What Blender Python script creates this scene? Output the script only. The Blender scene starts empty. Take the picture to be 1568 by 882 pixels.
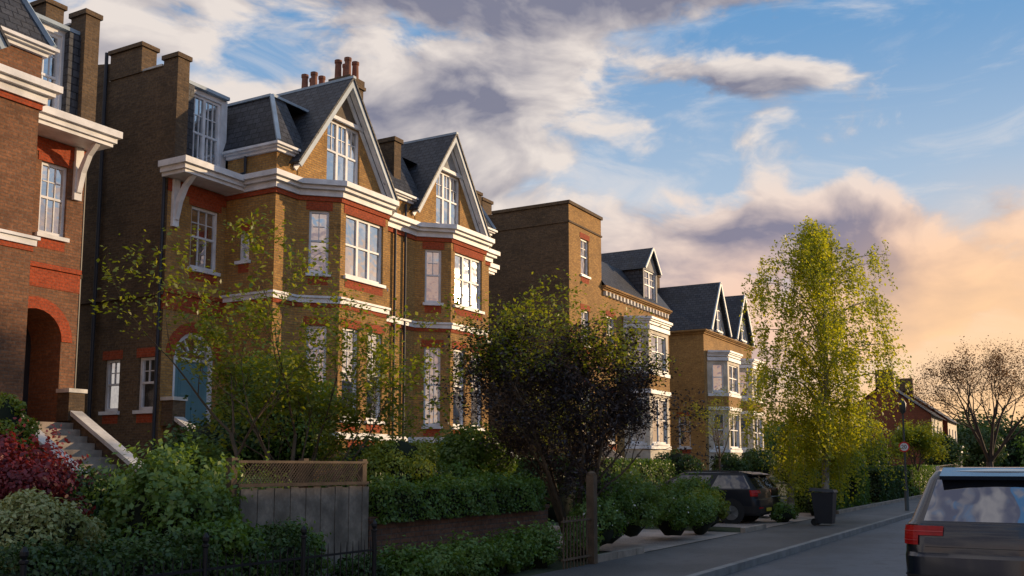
import bpy, math, numpy as np
from mathutils import Vector
R=math.radians
scene=bpy.context.scene
COL=scene.collection
# ------------------------------------------------------------ materials
def newmat(name):
    m=bpy.data.materials.new(name); m.use_nodes=True
    nt=m.node_tree; nt.nodes.clear()
    o=nt.nodes.new('ShaderNodeOutputMaterial')
    return m,nt,o
def nd(nt,t,**kw):
    n=nt.nodes.new(t)
    for k,v in kw.items(): setattr(n,k,v)
    return n
def mixc(nt,fac,a,b,mode='MIX'):
    n=nt.nodes.new('ShaderNodeMix'); n.data_type='RGBA'; n.blend_type=mode
    for s,v in ((n.inputs[0],fac),(n.inputs[6],a),(n.inputs[7],b)):
        if isinstance(v,bpy.types.NodeSocket): nt.links.new(v,s)
        elif isinstance(v,(int,float)): s.default_value=v
        else: s.default_value=(*v,1) if len(v)==3 else v
    return n.outputs[2]
def noise(nt,vec,scale,detail=4,rough=.55,dist=0):
    n=nd(nt,'ShaderNodeTexNoise'); n.inputs['Scale'].default_value=scale
    n.inputs['Detail'].default_value=detail; n.inputs['Roughness'].default_value=rough
    n.inputs['Distortion'].default_value=dist
    if vec is not None: nt.links.new(vec,n.inputs['Vector'])
    return n.outputs[0]
def mr(nt,v,a,b,c=0,d=1,smooth=True):
    n=nd(nt,'ShaderNodeMapRange')
    if smooth: n.interpolation_type='SMOOTHSTEP'
    nt.links.new(v,n.inputs[0])
    for i,x in enumerate((a,b,c,d)): n.inputs[i+1].default_value=x
    return n.outputs[0]
def simple(name,c,rough=.6,var=.25,scale=3,metal=0,spec=.4,bump=0,coat=0,fine=40):
    m,nt,o=newmat(name)
    b=nd(nt,'ShaderNodeBsdfPrincipled')
    tc=nd(nt,'ShaderNodeTexCoord')
    f=noise(nt,tc.outputs['Object'],scale,5)
    f2=noise(nt,tc.outputs['Object'],fine,2)
    c2=[x*(1-var) for x in c]; c3=[min(1,x*(1+var*.6)) for x in c]
    col=mixc(nt,mr(nt,f,.3,.7),c2,c3)
    col=mixc(nt,mr(nt,f2,.3,.7,0,var),col,[x*.6 for x in c])
    nt.links.new(col,b.inputs['Base Color'])
    b.inputs['Roughness'].default_value=rough; b.inputs['Metallic'].default_value=metal
    b.inputs['Specular IOR Level'].default_value=spec; b.inputs['Coat Weight'].default_value=coat
    b.inputs['Coat Roughness'].default_value=.05
    if bump:
        bp=nd(nt,'ShaderNodeBump'); bp.inputs['Strength'].default_value=bump; bp.inputs['Distance'].default_value=.02
        nt.links.new(f2,bp.inputs['Height']); nt.links.new(bp.outputs[0],b.inputs['Normal'])
    nt.links.new(b.outputs[0],o.inputs[0]); return m
def brickmat(name,c1,c2,mort,w=.225,h=.075,ms=.011,grime=.5,rough=.85,dark=(.03,.025,.02),offs=.5):
    m,nt,o=newmat(name)
    b=nd(nt,'ShaderNodeBsdfPrincipled'); tc=nd(nt,'ShaderNodeTexCoord')
    bt=nd(nt,'ShaderNodeTexBrick'); bt.offset=offs
    nt.links.new(tc.outputs['UV'],bt.inputs['Vector'])
    bt.inputs['Scale'].default_value=1; bt.inputs['Brick Width'].default_value=w; bt.inputs['Row Height'].default_value=h
    bt.inputs['Mortar Size'].default_value=ms; bt.inputs['Mortar Smooth'].default_value=.3; bt.inputs['Bias'].default_value=-.1
    bt.inputs['Color1'].default_value=(*c1,1); bt.inputs['Color2'].default_value=(*c2,1); bt.inputs['Mortar'].default_value=(*mort,1)
    n1=noise(nt,tc.outputs['Object'],.55,6,.65,.6); n2=noise(nt,tc.outputs['UV'],14,2); n3=noise(nt,tc.outputs['Object'],2.6,4,.6)
    n4=noise(nt,tc.outputs['UV'],5.5,2,.8)
    col=mixc(nt,mr(nt,n1,.40,.75,0,grime),bt.outputs[0],dark)
    col=mixc(nt,mr(nt,n2,.4,.72,0,.6),col,[x*.4 for x in c1])
    col=mixc(nt,mr(nt,n4,.52,.75,0,.45),col,[min(1,x*1.45) for x in c1])
    col=mixc(nt,mr(nt,n3,.5,.8,0,.3),col,[min(1,x*1.6) for x in c2])
    nt.links.new(col,b.inputs['Base Color']); b.inputs['Roughness'].default_value=rough; b.inputs['Specular IOR Level'].default_value=.2
    bp=nd(nt,'ShaderNodeBump'); bp.inputs['Strength'].default_value=.8; bp.inputs['Distance'].default_value=.015
    hh=mixc(nt,.5,bt.outputs['Fac'],n2)
    nt.links.new(hh,bp.inputs['Height']); bp.invert=True
    nt.links.new(bp.outputs[0],b.inputs['Normal']); nt.links.new(b.outputs[0],o.inputs[0]); return m
def glassmat(name,dark=(.02,.025,.03),mix=.5,tint=(.95,.97,1),curt=.35):
    m,nt,o=newmat(name)
    d=nd(nt,'ShaderNodeBsdfDiffuse'); g=nd(nt,'ShaderNodeBsdfGlossy'); mx=nd(nt,'ShaderNodeMixShader')
    tc=nd(nt,'ShaderNodeTexCoord')
    n=noise(nt,tc.outputs['Object'],.9,3); n2=noise(nt,tc.outputs['Object'],1.7,2)
    col=mixc(nt,mr(nt,n,.48,.56,0,curt),dark,(.45,.42,.38)); nt.links.new(col,d.inputs[0])
    g.inputs['Color'].default_value=(*tint,1); g.inputs['Roughness'].default_value=.03
    bp=nd(nt,'ShaderNodeBump'); bp.inputs['Strength'].default_value=.4; bp.inputs['Distance'].default_value=.03
    nt.links.new(n2,bp.inputs['Height']); nt.links.new(bp.outputs[0],g.inputs['Normal'])
    mx.inputs[0].default_value=mix
    nt.links.new(d.outputs[0],mx.inputs[1]); nt.links.new(g.outputs[0],mx.inputs[2]); nt.links.new(mx.outputs[0],o.inputs[0]); return m
def leafmat(name,c1,c2,trans=.35,gloss=.04,c3=None):
    m,nt,o=newmat(name)
    at=nd(nt,'ShaderNodeAttribute'); at.attribute_name='rnd'
    tc=nd(nt,'ShaderNodeTexCoord')
    n=noise(nt,tc.outputs['Object'],1.3,2)
    col=mixc(nt,at.outputs['Fac'],c1,c2)
    col=mixc(nt,mr(nt,n,.48,.72,0,.55),col,c3 or [x*.55 for x in c1])
    d=nd(nt,'ShaderNodeBsdfDiffuse'); t=nd(nt,'ShaderNodeBsdfTranslucent'); mx=nd(nt,'ShaderNodeMixShader')
    mx.inputs[0].default_value=trans
    nt.links.new(col,d.inputs[0])
    tcol=mixc(nt,1.0,col,(1.6,1.4,.5),'MULTIPLY'); nt.links.new(tcol,t.inputs[0])
    nt.links.new(d.outputs[0],mx.inputs[1]); nt.links.new(t.outputs[0],mx.inputs[2])
    g=nd(nt,'ShaderNodeBsdfGlossy'); g.inputs['Roughness'].default_value=.45; m2=nd(nt,'ShaderNodeMixShader'); m2.inputs[0].default_value=gloss
    nt.links.new(mx.outputs[0],m2.inputs[1]); nt.links.new(g.outputs[0],m2.inputs[2]); nt.links.new(m2.outputs[0],o.inputs[0]); return m
MT=dict(
 walls=brickmat('stock_brick',(.52,.29,.09),(.35,.185,.06),(.27,.20,.12),grime=.5,dark=(.075,.047,.022)),
 wallsB=brickmat('red_brown_brick',(.29,.135,.07),(.18,.085,.05),(.18,.13,.095),grime=.5,dark=(.05,.032,.022)),
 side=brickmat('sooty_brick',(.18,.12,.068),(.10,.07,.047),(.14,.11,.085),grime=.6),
 red=brickmat('red_brick',(.44,.085,.032),(.34,.066,.026),(.27,.12,.08),w=.11,ms=.006,grime=.25,dark=(.10,.04,.025)),
 slate=brickmat('slate',(.075,.08,.095),(.038,.042,.054),(.012,.012,.016),w=.3,h=.2,ms=.018,grime=.45,rough=.5,dark=(.06,.055,.045)),
 white=simple('white_paint',(.76,.78,.82),.5,.2,2),
 lead=simple('blue_grey_lead',(.36,.46,.56),.5,.2,2),
 stone=simple('painted_stone',(.60,.54,.45),.7,.35,1.5,bump=.1),
 cop=simple('pale_coping',(.68,.66,.62),.7,.3,2,bump=.1),
 render_=simple('gable_render',(.34,.34,.34),.8,.3,3,bump=.3),
 shingle=simple('gable_shingle',(.14,.11,.08),.8,.3,3,bump=.3),
 glass=glassmat('window_glass',mix=.58,curt=.6),
 door=simple('teal_door_paint',(.12,.26,.31),.35,.1,2),
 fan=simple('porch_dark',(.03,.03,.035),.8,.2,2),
 pipe=simple('drainpipe_iron',(.03,.035,.05),.5,.2,3),
 pot=simple('terracotta',(.26,.11,.07),.8,.3,4),
 step=simple('step_stone',(.33,.27,.22),.8,.3,3,bump=.2),
)
# ------------------------------------------------------------ mesh builder
class MB:
    def __init__(s): s.v=[];s.f=[]
    def face(s,pts):
        i=len(s.v); s.v+= [tuple(p) for p in pts]; s.f.append(tuple(range(i,i+len(pts))))
    def hexa(s,a,b):
        s.face(a); s.face(b)
        n=len(a)
        for i in range(n):
            j=(i+1)%n; s.face([a[i],a[j],b[j],b[i]])
    def box(s,x0,x1,y0,y1,z0,z1):
        q=[(x0,y0),(x1,y0),(x1,y1),(x0,y1)]
        s.hexa([(a,b,z0) for a,b in q],[(a,b,z1) for a,b in q])
    def beam(s,p,q,w,h,up=(0,0,1)):
        p=Vector(p);q=Vector(q);d=(q-p).normalized();u=Vector(up)
        r=d.cross(u).normalized()*(w/2); u=r.cross(d).normalized()*(h/2)
        s.hexa([p-r-u,p+r-u,p+r+u,p-r+u],[q-r-u,q+r-u,q+r+u,q-r+u])
    def tube(s,pts,rads,n=6):
        base=len(s.v); P=[Vector(p) for p in pts]
        for i,p in enumerate(P):
            d=(P[min(i+1,len(P)-1)]-P[max(i-1,0)]).normalized()
            a=d.cross(Vector((.13,.97,.2))).normalized(); b=d.cross(a)
            for k in range(n):
                t=2*math.pi*k/n
                s.v.append(tuple(p+(a*math.cos(t)+b*math.sin(t))*rads[i]))
        for i in range(len(P)-1):
            for k in range(n):
                a0=base+i*n+k;a1=base+i*n+(k+1)%n
                s.f.append((a0,a1,a1+n,a0+n))
        s.f.append(tuple(base+(len(P)-1)*n+k for k in range(n)))
    def lathe(s,c,prof,n=16,axis='z'):
        base=len(s.v)
        for (r,h) in prof:
            for k in range(n):
                t=2*math.pi*k/n; a,b=r*math.cos(t),r*math.sin(t)
                s.v.append((c[0]+a,c[1]+b,c[2]+h) if axis=='z' else (c[0]+a,c[1]+h,c[2]+b))
        for i in range(len(prof)-1):
            for k in range(n):
                a0=base+i*n+k;a1=base+i*n+(k+1)%n
                s.f.append((a0,a1,a1+n,a0+n))
        s.f.append(tuple(base+k for k in range(n))); s.f.append(tuple(base+(len(prof)-1)*n+k for k in range(n)))
    def mesh(s,name,mat,smooth=False,uv=True):
        m=bpy.data.meshes.new(name); m.from_pydata(s.v,[],s.f)
        if uv:
            l=m.uv_layers.new(name='UVMap'); dat=np.zeros((len(m.loops),2))
            li=0
            for f in s.f:
                p=[Vector(s.v[i]) for i in f]
                n=Vector((0,0,0))
                for i in range(len(p)):
                    n+=(p[i]-p[0]).cross(p[(i+1)%len(p)]-p[0])
                if n.length<1e-9: n=Vector((0,0,1))
                n.normalize()
                if abs(n.z)>.95: t=Vector((1,0,0));b=Vector((0,1,0))
                else:
                    t=Vector((0,0,1)).cross(n).normalized()
                    if t.x+t.y*.7<0: t=-t
                    b=n.cross(t)
                    if b.z<0:b=-b
                for q in p:
                    dat[li]=(q.dot(t),q.dot(b)); li+=1
            l.data.foreach_set('uv',dat.ravel())
        if smooth: m.polygons.foreach_set('use_smooth',[True]*len(m.polygons))
        m.materials.append(mat); return m
def empty(name,loc=(0,0,0),rot=0):
    e=bpy.data.objects.new(name,None); e.location=loc; e.rotation_euler=(0,0,rot); e.empty_display_size=.3; COL.objects.link(e); return e
def obj(name,mesh,parent=None,loc=(0,0,0)):
    o=bpy.data.objects.new(name,mesh); o.location=loc; COL.objects.link(o)
    if parent: o.parent=parent
    return o
# ------------------------------------------------------------ houses
class House:
    def __init__(s): s.p={}; s.s=1; s.off=0
    def g(s,k):
        if k not in s.p: s.p[k]=MB()
        return s.p[k]
    def P(s,dx,y): return (s.off+s.s*dx,y)
    def box(s,k,d0,d1,y0,y1,z0,z1):
        a=s.P(d0,0)[0];b=s.P(d1,0)[0]; s.g(k).box(min(a,b),max(a,b),y0,y1,z0,z1)
    def face(s,k,pts): s.g(k).face([(s.P(a,b)[0],b,c) for a,b,c in pts])
    def beam(s,k,p,q,w,h,up=(0,0,1)):
        s.g(k).beam((s.P(p[0],0)[0],p[1],p[2]),(s.P(q[0],0)[0],q[1],q[2]),w,h,up)
    def frame(s,p0,p1,out):
        a=Vector(s.P(*p0));b=Vector(s.P(*p1)); L=(b-a).length; t=(b-a)/L; n=Vector((t.y,-t.x))
        if n.dot(Vector((out[0]*s.s,out[1])))<0: n=-n
        return (a,t,n,L)
    def pt(s,fr,u,d,z):
        q=fr[0]+fr[1]*u+fr[2]*d; return (q.x,q.y,z)
    def fbox(s,k,fr,u0,u1,d0,d1,z0,z1):
        P=s.pt
        s.g(k).hexa([P(fr,u0,d0,z0),P(fr,u1,d0,z0),P(fr,u1,d1,z0),P(fr,u0,d1,z0)],[P(fr,u0,d0,z1),P(fr,u1,d0,z1),P(fr,u1,d1,z1),P(fr,u0,d1,z1)])
    def wall(s,p0,p1,z0,z1,ops=(),out=(0,-1),part='walls',lint='red_brick_dressings'):
        fr=s.frame(p0,p1,out); L=fr[3]
        us=sorted({0,L,*[o[0] for o in ops],*[o[1] for o in ops]}); zs=sorted({z0,z1,*[o[2] for o in ops],*[o[3] for o in ops]})
        for i in range(len(us)-1):
            for j in range(len(zs)-1):
                cu=(us[i]+us[i+1])/2;cz=(zs[j]+zs[j+1])/2
                if any(o[0]<cu<o[1] and o[2]<cz<o[3] for o in ops): continue
                s.g(part).face([s.pt(fr,u,0,z) for u,z in ((us[i],zs[j]),(us[i+1],zs[j]),(us[i+1],zs[j+1]),(us[i],zs[j+1]))])
        for o in ops:
            kw=o[4] if len(o)>4 else {}
            s.opening(fr,o[0],o[1],o[2],o[3],part,lint,**kw)
    def opening(s,fr,u0,u1,z0,z1,part,lint,cols=1,kind='sash',bars=1,sill=True):
        D=-.16 if kind!='porch' else -1.2
        P=lambda u,d,z:s.pt(fr,u,d,z); g=s.g(part)
        for a,b in (((u0,z0),(u0,z1)),((u1,z0),(u1,z1)),((u0,z0),(u1,z0)),((u0,z1),(u1,z1))):
            g.face([P(a[0],0,a[1]),P(b[0],0,b[1]),P(b[0],D,b[1]),P(a[0],D,a[1])])
        if kind in('door','porch'):
            r=(u1-u0)/2; zc=z1-r; uc=(u0+u1)/2; N=12
            for i in range(N):
                a=math.pi*i/N;b=math.pi*(i+1)/N
                ua,za=uc-r*math.cos(a),zc+r*math.sin(a);ub,zb=uc-r*math.cos(b),zc+r*math.sin(b)
                g.face([P(ua,0,za),P(ub,0,zb),P(ub,0,z1),P(ua,0,z1)])
                g.face([P(ua,0,za),P(ub,0,zb),P(ub,D,zb),P(ua,D,za)])
                R2=r+.3
                oa=(uc-R2*math.cos(a),zc+R2*math.sin(a));ob=(uc-R2*math.cos(b),zc+R2*math.sin(b))
                s.g('red_brick_dressings').hexa([P(ua,.0,za),P(ub,.0,zb),P(ob[0],.0,ob[1]),P(oa[0],.0,oa[1])],[P(ua,.03,za),P(ub,.03,zb),P(ob[0],.03,ob[1]),P(oa[0],.03,oa[1])])
                if kind=='door':
                    rw=r-.12
                    ia=(uc-rw*math.cos(a),zc+rw*math.sin(a));ib=(uc-rw*math.cos(b),zc+rw*math.sin(b))
                    s.g('window_frames').hexa([P(ua,-.15,za),P(ub,-.15,zb),P(ib[0],-.15,ib[1]),P(ia[0],-.15,ia[1])],[P(ua,-.04,za),P(ub,-.04,zb),P(ib[0],-.04,ib[1]),P(ia[0],-.04,ia[1])])
                    if i in(2,4,6,8,10):
                        s.g('window_frames').beam(P(uc-.2*math.cos(a),-.11,zc+.2*math.sin(a)),P(uc-rw*math.cos(a),-.11,zc+rw*math.sin(a)),.035,.035)
            if kind=='door':
                s.fbox('glass',fr,u0,u1,-.17,-.14,zc,z1)
                s.fbox('window_frames',fr,u0,u0+.11,-.15,-.04,z0,zc); s.fbox('window_frames',fr,u1-.11,u1,-.15,-.04,z0,zc)
                s.fbox('window_frames',fr,u0+.11,u1-.11,-.15,-.045,zc-.1,zc)
                s.fbox('front_door',fr,u0+.3,u1-.3,-.15,-.10,z0,zc-.1)
                for a,b in ((u0+.11,u0+.3),(u1-.3,u1-.11)): s.fbox('front_door',fr,a,b,-.15,-.12,z0,zc-.1)
                for zz in (.15,.95):
                    for a in (u0+.36,(u0+u1)/2+.03): s.fbox('front_door',fr,a,a+(u1-u0)/2-.42,-.10,-.085,z0+zz,z0+zz+.7)
            else:
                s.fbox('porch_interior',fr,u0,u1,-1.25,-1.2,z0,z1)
            return
        k='window_frames'; f=.075
        s.fbox(k,fr,u0,u0+f,-.16,-.07,z0,z1); s.fbox(k,fr,u1-f,u1,-.16,-.07,z0,z1)
        s.fbox(k,fr,u0+f,u1-f,-.16,-.072,z1-f,z1); s.fbox(k,fr,u0+f,u1-f,-.16,-.072,z0,z0+f+.02)
        zm=z0+(z1-z0)*.52; zmid=(zm-.03,zm+.03)
        s.fbox(k,fr,u0+f,u1-f,-.155,-.08,*zmid)
        w=(u1-u0-2*f)/cols
        for c in range(1,cols):
            uu=u0+f+w*c
            s.fbox(k,fr,uu-.05,uu+.05,-.155,-.075,z0+f+.02,zmid[0]); s.fbox(k,fr,uu-.05,uu+.05,-.155,-.075,zmid[1],z1-f)
        for c in range(cols):
            a=u0+f+w*c
            for b in range(1,bars+1):
                uu=a+w*b/(bars+1); s.fbox(k,fr,uu-.014,uu+.014,-.135,-.1,zmid[1],z1-f)
                if bars>1: s.fbox(k,fr,uu-.014,uu+.014,-.135,-.1,z0+f+.02,zmid[0])
            if bars>=1:
                zz=(zmid[1]+z1-f)/2; s.fbox(k,fr,a+.052,a+w-.052,-.133,-.102,zz-.013,zz+.013)
        s.g('glass').face([P(u0,-.125,z0),P(u1,-.125,z0),P(u1,-.125,z1),P(u0,-.125,z1)])
        if sill: s.fbox('sills',fr,u0-.08,u1+.08,-.07,.09,z0-.1,z0-.002)
        if lint:
            s.fbox(lint,fr,u0-.1,u1+.1,.0,.012,z1+.002,z1+.27)
            s.fbox(lint,fr,u0-.0,u1+.0,.0,.010,z0-.36,z0-.102)
    def band(s,path,off,z0,z1,part='cornice',cap=True):
        P=[Vector(s.P(*p)) for p in path]; sd=s.s
        N=[]
        for i in range(len(P)-1):
            t=(P[i+1]-P[i]).normalized(); N.append(Vector((t.y,-t.x))*sd)
        def offs(o):
            r=[]
            for i,p in enumerate(P):
                if i==0:n=N[0]
                elif i==len(P)-1:n=N[-1]
                else:
                    n=(N[i-1]+N[i]); n=n/ max(.3,(1+N[i-1].dot(N[i])))
                r.append(p+n*o)
            return r
        A=offs(-.03);B=offs(off); g=s.g(part)
        for i in range(len(P)-1):
            a,b,c,d=A[i],A[i+1],B[i+1],B[i]
            g.face([(d.x,d.y,z0),(c.x,c.y,z0),(c.x,c.y,z1),(d.x,d.y,z1)])
            g.face([(a.x,a.y,z1),(b.x,b.y,z1),(c.x,c.y,z1),(d.x,d.y,z1)])
            g.face([(a.x,a.y,z0),(b.x,b.y,z0),(c.x,c.y,z0),(d.x,d.y,z0)])
        if cap:
            a,d=A[-1],B[-1]; g.face([(a.x,a.y,z0),(d.x,d.y,z0),(d.x,d.y,z1),(a.x,a.y,z1)])
            a,d=A[0],B[0]
            if abs(a.x)>.01: g.face([(a.x,a.y,z0),(d.x,d.y,z0),(d.x,d.y,z1),(a.x,a.y,z1)])
    def cornice(s,path,z0,h=.5,off=.3,part='cornice'):
        s.band(path,off*.35,z0,z0+h*.4,part); s.band(path,off*.7,z0+h*.4+.002,z0+h*.65,part); s.band(path,off,z0+h*.65+.002,z0+h,part)
    def build_meshes(s,prefix,mats):
        out=[]
        for k,m in s.p.items(): out.append((k,m.mesh(prefix+'_'+k,mats[k])))
        return out
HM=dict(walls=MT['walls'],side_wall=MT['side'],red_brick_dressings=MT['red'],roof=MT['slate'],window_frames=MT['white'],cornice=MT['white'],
  sills=MT['white'],glass=MT['glass'],front_door=MT['door'],porch_interior=MT['fan'],drainpipes=MT['pipe'],chimney_pots=MT['pot'],steps=MT['step'],
  bargeboards=MT['lead'],lead_flashing=MT['lead'],gable_infill=MT['shingle'],gable_render=MT['render_'],stone_bay=MT['stone'],chimney=MT['side'],coping=MT['cop'])
def place(meshes,name,loc,rot=0,sc=1):
    e=empty(name,loc,rot); e.scale=(1,1,sc)
    for k,m in meshes: obj(k,m,e)
    return e
def pots(H,x,y,z,k='chimney_pots'):
    X=H.P(x,y)[0]; H.g(k).lathe((X,y,z),[(.15,0),(.13,.1),(.115,.6),(.14,.64),(.14,.74),(.1,.76)],12)
def pair(q=0.0,qm=0.0,mats=HM):
    H=House(); MC=6.15-qm
    for sg in(-1,1):
        H.s=sg
        bayp=[(1.0-q,0),(1.9-q,-.95),(4.3-q,-.95),(5.2-q,0)]
        full=([(0,0)] if q<1 else [])+bayp+[(MC,0),(MC,2)]
        if q<1: H.wall((0,0),(1.0-q,0),.4,11.2)
        H.wall((5.2-q,0),(MC,0),.4,11.2)
        cw=[(.36,.96,7.6,9.55,dict(bars=1)),(.36,.96,3.2,6.0,dict(bars=2))]
        H.wall((1.0-q,0),(1.9-q,-.95),.4,10.0,cw,out=(-.7,-.7)); H.wall((5.2-q,0),(4.3-q,-.95),.4,10.0,cw,out=(.7,-.7))
        H.wall((1.9-q,-.95),(4.3-q,-.95),.4,10.0,[(.25,2.15,7.6,9.55,dict(cols=3,bars=0)),(.2,.98,3.2,6.0,dict(bars=1)),(1.42,2.2,3.2,6.0,dict(bars=1)),(.6,1.8,1.3,2.3,dict(cols=2,bars=0))])
        H.cornice(full,9.98,.46,.34)
        H.band(full,.05,9.84,9.978,'red_brick_dressings')
        H.band(full,.08,6.68,6.82); H.band(full,.13,6.822,6.89); H.band(full,.03,6.56,6.678,'red_brick_dressings')
        H.band(full,.08,2.6,2.8)
        H.face('lead_flashing',[(1.0-q,0,10.445),(1.75-q,-1.1,10.445),(4.45-q,-1.1,10.445),(5.2-q,0,10.445)])
        # gable
        y=-.02
        gx0,gx1,ga=5.25-q,.95-q,3.1-q; ez=11.2; az=14.15
        sl=(az-ez)/(gx0-ga)
        wl,wr=ga+.82,ga-.82; zt=az-sl*(wl-ga); zw=12.85
        H.face('walls',[(gx0,y,10.4),(gx0,y,ez),(wl,y,zt),(wl,y,10.4)]); H.face('walls',[(gx1,y,10.4),(gx1,y,ez),(wr,y,zt),(wr,y,10.4)])
        H.face('walls',[(wl,y,10.4),(wr,y,10.4),(wr,y,10.75),(wl,y,10.75)])
        H.face('gable_infill' if sg<0 else 'gable_render',[(wl,y,zw),(wl,y,zt),(ga,y,az),(wr,y,zt),(wr,y,zw)])
        fr=H.frame((wl,y),(wr,y),(0,-1)); H.opening(fr,0,wl-wr,10.75,zw,'walls',None,cols=3,bars=1)
        H.beam('cornice',(ga+.93,y-.05,zw+.08),(ga-.93,y-.05,zw+.08),.09,.12)
        for g0 in(gx0,gx1):
            d=.28 if g0>ga else -.28
            a=Vector((g0+d,ez-abs(d)*sl)); b=Vector((ga,az+.08)); t=(b-a).normalized(); n=Vector((-t.y,t.x)); n=n if n.y>0 else -n
            def board(y0,y1,o0,o1,k):
                qq=[a+n*o0,b+Vector((0,o0/n.y)),b+Vector((0,o1/n.y)),a+n*o1]
                H.g(k).hexa([(H.P(v.x,0)[0],y0,v.y) for v in qq],[(H.P(v.x,0)[0],y1,v.y) for v in qq])
            board(-.36,-.31,-.10,.06,'bargeboards'); board(-.31,-.10,-.04,.0,'cornice'); board(-.08,-.03,-.2,-.05,'cornice')
            board(-.40,6.5,.062,.12,'roof')
        H.beam('lead_flashing',(ga,-.42,az+.24),(ga,6.5,az+.24),.14,.08)
        # mansard
        zt2=13.1; mx,mt=MC+.15,MC-.5
        if q<1: H.face('roof',[(1.15-q,-.2,11.32),(0,-.2,11.32),(0,.75,zt2),(1.15-q,.75,zt2)])
        H.face('roof',[(mx,-.2,11.32),(5.05-q,-.2,11.32),(5.05-q,.75,zt2),(mt,.75,zt2)])
        H.face('roof',[(mx,-.2,11.32),(mx,8,11.32),(mt,8,zt2),(mt,.75,zt2)])
        H.face('roof',[(0,.75,zt2),(mt,.75,zt2),(mt,8,zt2),(0,8,zt2)])
        H.beam('lead_flashing',(mx,-.2,11.36),(mt,.75,zt2+.03),.12,.10); H.beam('lead_flashing',(mt,.75,zt2+.04),(mt,6,zt2+.04),.12,.08)
        H.beam('lead_flashing',(mt,.75,zt2+.04),(3.4-q,.75,zt2+.04),.12,.08)
        if q<1: H.cornice([(0,0),(.8-q,0)],11.1,.22,.26)
        H.cornice([(5.4-q,0),(MC,0),(MC,2)],11.1,.22,.26)
        H.wall((MC,0),(MC,2.0),.4,11.2,[(1.0,1.42,7.9,8.75,dict(bars=1))],out=(1,0))
        # wing
        kind='door' if sg<0 else 'porch'
        fw=(.9,1.95) if q==0 else (.5,1.25)
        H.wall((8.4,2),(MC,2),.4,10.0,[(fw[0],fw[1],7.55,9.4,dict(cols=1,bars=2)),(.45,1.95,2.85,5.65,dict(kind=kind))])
        H.box('red_brick_dressings',8.402,MC+.02,1.985,2.2,6.2,6.66)
        H.band([(MC,2),(8.4,2)],.06,6.68,6.8,'red_brick_dressings'); H.band([(MC+.02,2),(8.4,2)],.02,9.62,9.98,'red_brick_dressings')
        H.box('cornice',MC+.005,8.55,1.15,2.1,10.0,10.1); H.box('cornice',MC+.005,8.62,1.08,2.1,10.102,10.24); H.box('cornice',MC+.005,8.7,.98,2.1,10.242,10.42)
        dx=8.15
        pts=[(1.95,8.75),(1.85,8.8),(1.72,9.3),(1.5,9.72),(1.2,9.99),(1.34,9.99),(1.62,9.78),(1.86,9.4),(1.95,9.2)]
        H.g('cornice').hexa([(H.P(dx-.07,0)[0],a,b) for a,b in pts],[(H.P(dx+.07,0)[0],a,b) for a,b in pts])
        H.box('cornice',dx-.11,dx+.11,1.9,1.998,8.6,9.99)
        H.wall((8.1,2.1),(MC,2.1),10.4,13.0,[(.5,1.72,10.45,12.85,dict(cols=2,bars=2,sill=False))],part='cornice' ,lint=None)
        H.box('lead_flashing',8.1,MC+.05,1.95,4.2,13.0,13.1)
        H.face('roof',[(8.1,2.05,13.1),(MC,2.05,13.1),(MC,6,13.5),(8.1,6,13.5)])
        H.box('roof',8.02,7.66,1.9,2.08,10.43,12.95)
        H.wall((8.4,1.99),(8.4,6.2),.4,13.4,[(.25,.9,3.35,4.85,dict(bars=1)),(1.7,2.35,3.35,4.85,dict(bars=1))],out=(1,0),part='side_wall')
        H.face('side_wall',[(8.4,1.99,10.42),(8.05,1.99,10.42),(8.05,1.99,13.4),(8.4,1.99,13.4)])
        H.face('side_wall',[(8.05,1.99,10.42),(8.05,6.2,10.42),(8.05,6.2,13.4),(8.05,1.99,13.4)])
        H.box('side_wall',8.43,8.0,1.75,2.35,10.44,13.55)
        H.box('side_wall',8.48,7.95,1.7,2.4,13.55,13.68)
        H.box('side_wall',8.44,7.9,3.3,4.7,13.4,14.2); H.box('side_wall',8.5,7.84,3.24,4.76,14.2,14.32)
        H.face('side_wall',[(8.41,4.7,13.4),(8.41,4.7,13.95),(8.41,5.6,14.1),(8.41,6.2,13.6),(8.41,6.2,13.2)])
        H.box('coping',8.45,8.0,2.41,3.23,13.4,13.46)
        H.band([(8.4,2.0),(8.4,6.2)],.07,6.6,6.72,'side_wall')
        H.g('drainpipes').tube([(H.P(8.47,0)[0],4.85,z) for z in(1,6,13.4,14.3)],[.055]*4,8)
        H.g('drainpipes').tube([(H.P(8.46,0)[0],2.1,z) for z in(1,6,10)],[.045]*3,8)
        H.g('drainpipes').tube([(H.P(MC+.07,0)[0],1.2,11.1),(H.P(MC+.07,0)[0],1.2,10.6),(H.P(MC+.13,0)[0],1.6,10.5)],[.045]*3,8)
        if q<1: H.g('drainpipes').tube([(H.P(.3,0)[0],-.07,z) for z in(1,6,9.6,11)],[.045]*4,8)
        H.wall((8.4,6.2),(MC,6.2),.4,13.2,out=(0,1),part='side_wall'); H.wall((MC,6.2),(MC,10),.4,11.3,out=(1,0),part='side_wall')
        H.wall((0,10),(MC,10),.4,11.3,out=(0,1),part='side_wall')
        for i in range(10):
            H.box('steps',8.0,6.4,1.7-.28*(i+1),1.7-.28*i if i else 2.0,.5,2.84-.17*i)
        for dx in(8.02,6.22):
            pr=[(2.0,3.15),(1.7,3.15),(-1.15,1.55),(-1.15,.5),(2.0,.5)]
            q0=[(H.P(dx,0)[0],a,b) for a,b in pr];q1=[(H.P(dx+.2,0)[0],a,b) for a,b in pr]; H.g('side_wall').hexa(q0,q1)
            H.g('coping').beam((H.P(dx+.1,0)[0],1.7,3.2),(H.P(dx+.1,0)[0],-1.2,1.58),.34,.1)
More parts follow.
